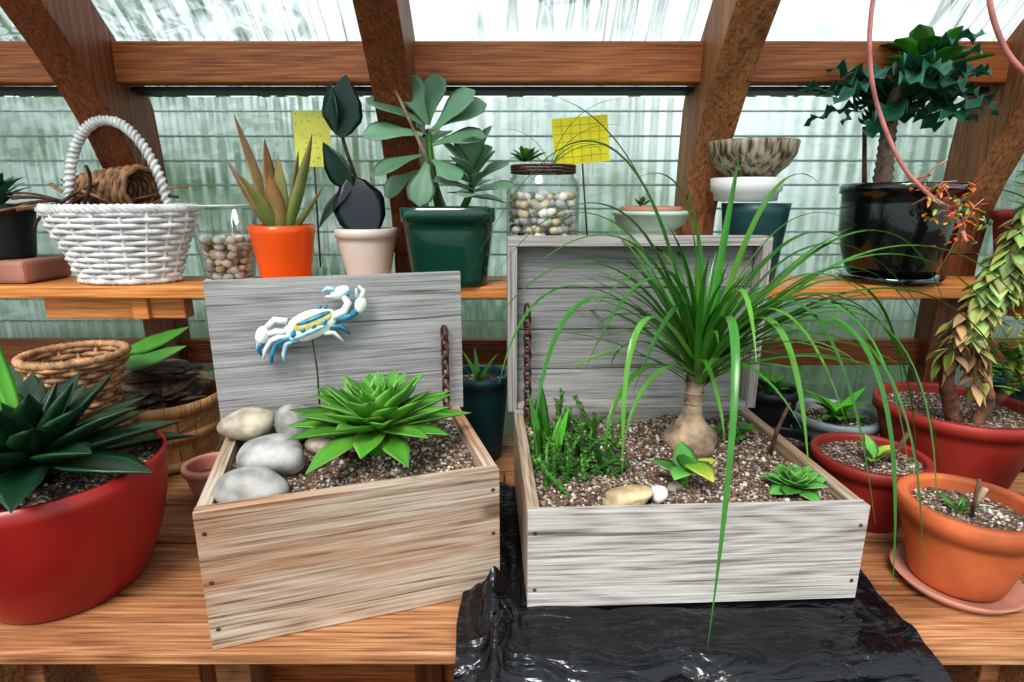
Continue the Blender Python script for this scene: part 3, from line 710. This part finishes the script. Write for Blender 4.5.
for o_,d_,nn,L,w in (((-.01,-.01,.0),(-1,-.2,.10),(.1,-.7,.8),.12,.033),((-.01,-.01,.02),(-.85,-.1,.5),(.3,-.6,.8),.12,.033),((0,-.01,.02),(-.45,-.1,.9),(-.2,-1,.3),.10,.031),
    ((0,0,.02),(.15,0,1),(-.3,-1,.0),.10,.031),((.01,-.01,.0),(.65,-.2,.75),(-.5,-.7,.5),.12,.034),((.01,-.02,-.02),(1,-.2,.25),(0,-.6,.8),.11,.031),
    ((-.01,-.02,-.04),(-.8,-.5,-.25),(-.2,-.6,.9),.11,.031),((0,-.02,-.05),(-.15,-.5,-.8),(0,-.9,.5),.10,.030),((.01,-.02,-.05),(.55,-.6,-.3),(0,-.5,.9),.09,.029),
    ((0,.0,-.02),(.2,.8,.5),(0,-.5,.9),.10,.030),((-.01,.01,.0),(-.6,.7,.3),(0,-.5,.9),.11,.030),((-.02,-.01,-.07),(-.9,-.1,-.5),(-.3,-.8,.6),.09,.027),((.01,-.01,.01),(.9,-.1,.5),(-.3,-.8,.6),.12,.031)):
    cleaf(s1+V(o_),d_,nn,L,w,l_kal,.35,OB,.0045,.2,10)
for i in range(17):
    az=i*2.4;el=D(70-i*4.6);d_=V((math.cos(az)*math.cos(el),math.sin(az)*math.cos(el),math.sin(el)))
    nn=V((-math.cos(az)*math.sin(el),-math.sin(az)*math.sin(el)-.45,math.cos(el)))
    cleaf(s2+V((0,0,-.055*i/16)),d_,nn,R(.070,.092),R(.022,.028),l_kal,.25,OB,.004,.2,9)
tube(mb,[(gx+.0,gy-.02,SZ+.13),(gx-.04,gy-.03,SZ+.25),(gx-.10,gy-.03,SZ+.385)],[.004,.0035,.003],m_bark,7)
mb.make('potted_kalanchoe')
def card(name,c,w,h,rz,rx,mt,grid,stick):
    mb=MB();box(mb,(-w/2,-.0006,-h/2),(w/2,.0006,h/2),mt)
    if grid:
        for i in range(1,6):
            x=-w/2+w*i/6;box(mb,(x-.0006,-.0012,-h/2+.004),(x+.0006,-.0006,h/2-.004),m_cl)
        for i in range(1,6):
            z=-h/2+h*i/6;box(mb,(-w/2+.004,-.0012,z-.0006),(w/2-.004,-.0006,z+.0006),m_cl)
    else:
        for i in range(26):
            blob(mb,(R(-w/2,w/2)*.9,-.001,R(-h/2,h/2)*.9),(.0012,.0004,.0012),m_dark,1)
    if stick:tube(mb,[(0,.0015,h/2-.01),(0,.0015,-stick)],.002,m_twig,6)
    mb.make(name,c,(0,rx,rz))
card('yellow_sticky_card',(-.438,1.322,.702),.078,.116,.05,.02,m_yel2,False,.28)
card('yellow_sticky_card',(.152,1.325,.700),.125,.098,.12,-.10,m_yel,True,.28)
mb=MB();dx,dy=.300,1.265
lathe(mb,dx,dy,SZ,[(.001,0),(.064,0),(.064,.012),(.060,.014),(.050,.094),(.001,.094)],m_terra,40)
mb.make('upturned_terracotta_pot')
mb=MB();lathe(mb,dx,dy,SZ+.0945,[(.001,0),(.055,0),(.058,.004),(.052,.014),(.074,.028),(.078,.045),(.083,.047),(.083,.054),(.074,.055),(.068,.040)],m_mint,48)
lathe(mb,dx,dy,SZ+.0945+.048,[(.0,.0),(.064,.0),(.066,.014),(.060,.016),(.056,.008),(.001,.008)],m_terraP,40)
disc(mb,dx,dy,SZ+.0945+.058,.055)
rosette(mb,(dx-.02,dy,SZ+.165),8,.01,.028,.004,.006,l_mid,80,20,10,.002);mb.make('succulent_dish')
qx,qy=.505,1.262
mb=MB();pot(mb,qx+.02,qy,SZ,.070,.052,.165,m_teal,soil=False,th=.004,sd=.02);mb.make('teal_flowerpot')
mb=MB();lathe(mb,qx-.005,qy-.0,SZ+.1285,[(.001,.04),(.05,.04),(.064,.042),(.066,.058),(.072,.062),(.074,.088),(.069,.089),(.064,.06),(.001,.05)],m_white,48);mb.make('white_flowerpot')
m_str,nt,b=mat('striped_stoneware');tc=nd(nt,'ShaderNodeTexCoord').outputs['Object'];mp=nd(nt,'ShaderNodeMapping');mp.inputs['Scale'].default_value=(1,1,.12);nt.links.new(tc,mp.inputs[0])
nt.links.new(ramp(nt,noi(nt,mp.outputs[0],110,3,.3),[(.38,(.07,.045,.03)),(.5,(.30,.24,.17)),(.62,(.45,.40,.32))]),b.inputs['Base Color']);b.inputs['Roughness'].default_value=.35
mb=MB();lathe(mb,qx,qy,SZ+.219,[(.001,0),(.052,0),(.056,.006),(.074,.022),(.088,.045),(.0905,.062),(.092,.070),(.089,.072),(.085,.068),(.070,.024),(.001,.01)],m_str,56);mb.make('stoneware_bowl')
mb=MB();px_,py_=.826,1.248
pot(mb,px_,py_,SZ+.012,.112,.082,.194,m_black,rim=.005,rimh=.022,th=.006,sd=.02,curve=.010,seg=72)
lathe(mb,px_,py_,SZ,[(.001,0),(.094,0),(.102,.014),(.099,.014),(.090,.006),(.001,.006)],m_black,56)
tr=[(px_-.045,py_,SZ+.18),(px_-.048,py_-.005,SZ+.24),(px_-.054,py_-.01,SZ+.30),(px_-.056,py_-.015,SZ+.36),(px_-.05,py_-.02,SZ+.41)]
PP=[];
for i in range(33):
    s=i/32*(len(tr)-1);k_=min(int(s),len(tr)-2);PP.append(V(tr[k_]).lerp(V(tr[k_+1]),s-k_))
tube(mb,PP,[(.018-.009*i/32)*(1+.22*(i%2)) for i in range(33)],m_bark,10)
for i in range(46):
    b=V(tr[3])+V((R(-.01,.03),R(-.01,.01),R(-.02,.05)));az=i*2.4
    L=R(.10,.19)*(1 if math.sin(az)<.4 else .55)
    P,N=arch(b,az,D(R(-5,50)),L,D(R(35,95)),15);leaf(mb,P,N,R(.018,.028),l_kale,OB,0,.1,ruf=.016,rf=5,nu=7)
for i in range(20):
    b=V(tr[4])+V((.04,0,R(0,.02)));az=i*2.4
    L=R(.07,.12)*(1 if math.sin(az)<.4 else .55)
    P,N=arch(b,az,D(R(10,70)),L,D(R(0,40)),9);leaf(mb,P,N,R(.018,.026),l_stem if i%3 else l_mid,OB,.003,.2)
tube(mb,[(px_-.072,py_+.01,SZ+.18),(px_-.093,py_+.01,SZ+.32)],[.005,.004],m_twig,7)
mb.make('potted_tree_succulent')
mb=MB();pot(mb,1.13,1.23,SZ,.09,.065,.15,m_redr,rim=.004);
for i in range(26):
    P,N=arch((1.13,1.23,SZ+.13),i*2.4,D(R(30,85)),R(.08,.15),D(R(20,90)),9);leaf(mb,P,N,.012,l_mid,GR,0,.2,nu=3)
mb.make('potted_spider_plant')
mb=MB();box(mb,(-1.25,1.19,SZ),(-1.02,1.325,SZ+.048),m_terraP);mb.make('terracotta_brick',bevel=.008)
mb=MB();pot(mb,-1.112,1.258,SZ+.049,.068,.055,.115,m_dark,rim=.003)
for i in range(34):
    P,N=arch((-1.112,1.258,SZ+.15),i*2.4,D(R(40,85)),R(.06,.11),D(R(20,80)),9);leaf(mb,P,N,.016,l_kale,OV,0,.2,nu=3)
mb.make('potted_foliage_plant')
# ------------------------------------------------------------------ bench items, left
mb=MB();wicker(mb,-.90,1.02,0.001,[(.148,0),(.152,.10),(.135,.15),(.10,.175)],m_wickT,17,20,.006,.008,1,140)
lathe(mb,-.90,1.02,.170,[(.001,0),(.10,0),(.10,.005),(.001,.005)],m_wickT,30)
for q in range(9):ring(mb,-.90,1.02,.178,.012+.0105*q,.002,8,(q%2)*pi,.006,m_wickT,60)
mb.make('wicker_basket')
mb=MB();wicker(mb,-.800,1.005,.188,[(.048,0),(.054,.035),(.070,.085),(.080,.108)],m_wickT,11,16,.0052,.007,1,110);mb.make('wicker_basket')
m_bush=wood('bushel_slat',[(.3,(.28,.13,.05)),(.45,(.55,.29,.12)),(.65,(.66,.40,.19)),(.8,(.75,.5,.28))],'Z',.6,.3)
mb=MB();ux,uy=-.775,1.205
for j in range(18):
    a=2*pi*j/18;da=2*pi/18*.47
    vs=[];
    for h,r_ in ((0,.090),(.075,.103),(.15,.113)):
        for s in (-1,1):
            for o_ in (0,.003):vs.append((ux+(r_-o_)*math.cos(a+s*da),uy+(r_-o_)*math.sin(a+s*da),.002+h))
    fs=[(0,2,6,4),(4,6,10,8),(1,5,7,3),(5,9,11,7),(8,10,11,9),(0,4,5,1),(4,8,9,5),(2,3,7,6),(6,7,11,10)]
    mb.add(vs,fs,m_bush,smooth=False,r=R(0,1))
for h,r_,w in ((.012,.094,.010),(.080,.1055,.010),(.142,.113,.013)):
    lathe(mb,ux,uy,h,[(r_-.001,-w),(r_+.004,-w),(r_+.004,w),(r_-.001,w)],m_bush,48)
lathe(mb,ux,uy,.012,[(.001,0),(.089,0),(.089,.004),(.001,.004)],m_bush,30)
P=[(ux+.12*math.cos(a),uy-.02-.115*math.sin(a),.135-.045*math.sin(a)) for a in [pi*i/16 for i in range(17)]]
tube(mb,P,.0016,m_rust,5)
for i in range(60):
    a=R(0,2*pi);q=R(0,.092);s=R(.02,.042)
    blob(mb,(ux+q*math.cos(a),uy+q*math.sin(a),.13+R(0,.055)),(s,s*.5,s*.16),random.choice([m_bark,m_twig,m_barkG,m_barkG,m_chunk]),2,(R(-.35,.35),R(-.35,.35),R(0,3)),.3,2.5,smooth=False)
mb.make('bushel_basket')
mb=MB()
for i in range(9):
    blob(mb,(-.775+R(-.04,.04),1.195+R(-.025,.025),.200+i*.0025),(R(.06,.095),R(.03,.05),R(.006,.009)),random.choice([m_barkG,m_bark,m_barkG]),3,(R(-.1,.1),R(-.1,.1),R(-.3,.3)),.25,3,smooth=False)
mb.make('bark_slab')
mb=MB()
cleaf((-.835,1.135,.238),(1,-.02,.16),(0,-.6,.8),.185,.026,l_var,-.3,OV,.016,.05,14);cleaf((-.825,1.16,.262),(1,-.05,.24),(0,-.6,.8),.18,.024,l_mid,-.3,OV,.016,.05,14)
mb.make('green_gourd')
mb=MB();pot(mb,-.60,1.045,0,.050,.036,.065,m_terraP,soil=False,rim=.003,rimh=.015);mb.make('terracotta_flowerpot')
mb=MB();pot(mb,-.575,1.18,0,.050,.036,.13,m_blue,soil=False);mb.make('flowerpot')
mb=MB();pot(mb,-.075,1.215,0,.066,.05,.20,m_teal,rim=.003)
for i in range(7):
    P,N=arch((-.075,1.215,.17),i*2.4,D(R(50,85)),.09,.6,7);leaf(mb,P,N,.006,l_mid,GR,nu=3)
mb.make('potted_grass')
mb=MB();pot(mb,-.25,1.24,0,.06,.045,.15,m_dark,rim=.003);mb.make('flowerpot')
# ------------------------------------------------------------------ bench items, right
mb=MB();pot(mb,.655,.962,.0,.092,.066,.125,m_redr,rim=.005,rimh=.022,th=.006,sd=.014)
for az,el,L,m_ in ((2.8,60,.05,l_var),(.4,40,.05,l_yel),(-.9,55,.05,l_yel),(1.8,70,.05,l_var),(4.0,30,.04,l_yel)):
    P,N=arch((.655,.95,.115),az,D(el),L,.6,7);leaf(mb,P,N,.013,m_,OV,.002,.2)
tube(mb,[(.68,.95,.1),(.705,.945,.17)],.004,m_twig,6)
mb.make('potted_kalanchoe_seedling')
mb=MB();pot(mb,.680,.762,.011,.086,.060,.130,m_terra,rim=.006,rimh=.030,th=.008,sd=.02)
rosette(mb,(.665,.76,.128),7,.012,.035,.003,.005,l_mid,80,30,20,.001)
tube(mb,[(.675,.75,.12),(.67,.745,.185)],.0025,m_twig,6);tube(mb,[(.69,.77,.12),(.70,.765,.16)],.0045,m_barkP,6)
mb.make('potted_cutting')
mb=MB();lathe(mb,.680,.762,.0,[(.001,.001),(.070,.001),(.086,.018),(.082,.019),(.068,.009),(.001,.009)],m_terraP,48);mb.make('terracotta_saucer')
mb=MB();ex,ey=.905,1.095
pot(mb,ex,ey,0,.138,.10,.172,m_redr,rim=.006,rimh=.025,sd=.02)
def smooth(pts,n=30):
    out=[];m_=len(pts)
    for i in range(n):
        s=i/(n-1)*(m_-1);k_=min(int(s),m_-2);f_=s-k_
        p0,p1,p2,p3=[V(pts[max(0,min(m_-1,k_+d_))]) for d_ in (-1,0,1,2)]
        out.append(.5*((2*p1)+(-p0+p2)*f_+(2*p0-5*p1+4*p2-p3)*f_*f_+(-p0+3*p1-3*p2+p3)*f_**3))
    return out
T1=smooth([(.875,1.05,.14),(.83,1.03,.22),(.79,1.0,.30),(.80,.975,.38),(.825,.96,.46),(.845,.95,.53),(.87,.95,.62)])
T2=smooth([(.90,1.04,.14),(.91,1.03,.20),(.85,1.0,.28),(.81,.98,.36),(.845,.97,.44),(.885,.97,.54)])
T3=smooth([(.93,1.08,.14),(.97,1.04,.24),(.97,1.0,.33)])
for T,r_ in ((T1,.013),(T2,.012),(T3,.010)):tube(mb,T,[r_*(1-.4*i/30)*(1+.12*(i%2)) for i in range(30)],m_barkR,9)
for T in (T1,T2):
    for i in range(9,30):
        # living, tightly stacked leaves on the upper column; dry skirt below
        if i>=17:
            for s in range(11):
                az=s*2*pi/11+i*.4
                P,N=arch(T[i]+V((math.cos(az)*.006,math.sin(az)*.006,R(-.004,.004))),az,D(R(-60,-15) if i<27 else R(-20,60)),R(.034,.048),D(R(10,45)),6)
                leaf(mb,P,N,R(.010,.014),l_hangG if R(0,1)<.62+.02*(i-17) else l_hang,OV,.0025,.25,nu=5)
        else:
            for s in range(8 if i>11 else 3):
                az=R(0,2*pi)
                P,N=arch(T[i]+V((R(-.012,.012),R(-.012,.012),R(-.01,.01))),az,D(R(-80,-20)),R(.03,.055),D(R(0,40)),6)
                leaf(mb,P,N,R(.009,.014),l_dry if R(0,1)<.7 else l_hang,OV,.001,.3,nu=5)
for i in range(70):
    P,N=arch((.955+R(-.03,.05),1.02+R(-.04,.04),.27+R(-.05,.10)),R(0,2*pi),D(R(-20,70)),R(.03,.06),.5,6);leaf(mb,P,N,.009,random.choice([l_mid,l_yel,l_kal,l_yel]),OV,.001,.2,nu=3)
for i in range(60):
    P,N=arch((.93+R(-.03,.05),.99+R(-.03,.03),.34+R(-.02,.04)),R(0,2*pi),D(R(0,80)),R(.012,.02),.3,4);leaf(mb,P,N,.004,l_yflow,OV,.001,.2,nu=3)
mb.make('potted_aeonium')
mb=MB()
S1=smooth([(.612,1.06,1.02),(.602,1.06,.89),(.612,1.06,.80),(.645,1.07,.725),(.70,1.07,.635),(.755,1.07,.585),(.80,1.06,.55),(.82,1.04,.50)],40)
S2=smooth([(.78,1.06,1.0),(.795,1.06,.90),(.84,1.06,.82),(.90,1.06,.77)],20)
tube(mb,S1,.0038,m_orgpk,7);tube(mb,S2,.0045,m_orgpk,7)
for i in range(90):
    q=random.choice(S1[29:38]);q=q+V((R(-.045,.05),R(-.03,.03),R(-.03,.04)))
    P,N=arch(q,R(0,2*pi),D(R(-70,60)),R(.012,.022),.4,5);leaf(mb,P,N,.0042,random.choice([l_flow,l_flow,l_yel,l_kal]),OV,.003,.2,nu=3)
for i in range(20):
    q=random.choice(S1[26:38]);e=q+V((R(-.05,.05),R(-.03,.03),R(-.02,.05)));tube(mb,[q,(q+e)/2+V((0,0,.01)),e],.0012,m_orgpk,4)
mb.make('flowering_echeveria_stem')
mb=MB();pot(mb,.735,1.22,0,.092,.066,.105,m_blue,rim=.004,rimh=.02)
for i in range(16):
    P,N=arch((.735,1.21,.09),i*2.4,D(R(15,70)),R(.06,.11),D(R(20,80)),9);leaf(mb,P,N,.013,l_stem,GR,0,.25,nu=3)
mb.make('potted_bromeliad')
mb=MB();pot(mb,.955,.835,0,.088,.065,.15,m_dark,rim=.004)
for i in range(18):
    P,N=arch((.955,.835,.13),i*2.4,D(R(25,80)),R(.04,.08),.5,7);leaf(mb,P,N,.01,l_kal,OV,.002,.2,nu=3)
mb.make('potted_sedum')
mb=MB();pot(mb,.58,1.12,0,.052,.04,.09,m_dark,soil=True);mb.make('flowerpot')
mb=MB();pot(mb,.60,1.26,0,.06,.045,.15,m_dark,rim=.003)
for i in range(20):
    P,N=arch((.60,1.26,.13),i*2.4,D(R(35,80)),R(.05,.09),1,8);leaf(mb,P,N,.012,l_mid,OV,0,.2,nu=3)
mb.make('potted_foliage_plant')
mb=MB();pot(mb,1.15,1.20,0,.10,.08,.20,m_teal,rim=.004)
for i in range(40):
    P,N=arch((1.15,1.20,.17),i*2.4,D(R(25,80)),R(.07,.13),1.2,8);leaf(mb,P,N,.016,l_mid,OV,0,.2,nu=3)
mb.make('potted_foliage_plant')
# ------------------------------------------------------------------ light & camera
w=bpy.data.worlds.new('sky');bpy.context.scene.world=w;w.use_nodes=True;nt=w.node_tree
bg=nt.nodes['Background'];tc=nd(nt,'ShaderNodeTexCoord').outputs['Generated'];sp=nd(nt,'ShaderNodeSeparateXYZ');nt.links.new(tc,sp.inputs[0])
nt.links.new(ramp(nt,sp.outputs[2],[(0,(.50,.58,.56)),(.12,(.85,.93,.96)),(1,(.86,.93,1))]),bg.inputs[0]);bg.inputs[1].default_value=1.32
sl=bpy.data.lights.new('sun','SUN');sl.energy=3.0;sl.angle=D(22);sl.color=(1,.98,.95);so=bpy.data.objects.new('sun',sl);bpy.context.collection.objects.link(so)
so.rotation_euler=(D(36),D(-16),0)
cam=bpy.data.cameras.new('camera');cam.lens=20.04;cam.sensor_width=36;cam.clip_start=.01
co=bpy.data.objects.new('camera',cam);bpy.context.collection.objects.link(co);co.location=(0,0,.575);co.rotation_euler=(D(76),0,0)
bpy.context.scene.camera=co
vs_=bpy.context.scene.view_settings
vs_.view_transform='Standard'
try:vs_.look='Medium High Contrast'
except Exception as e:print('look',e)
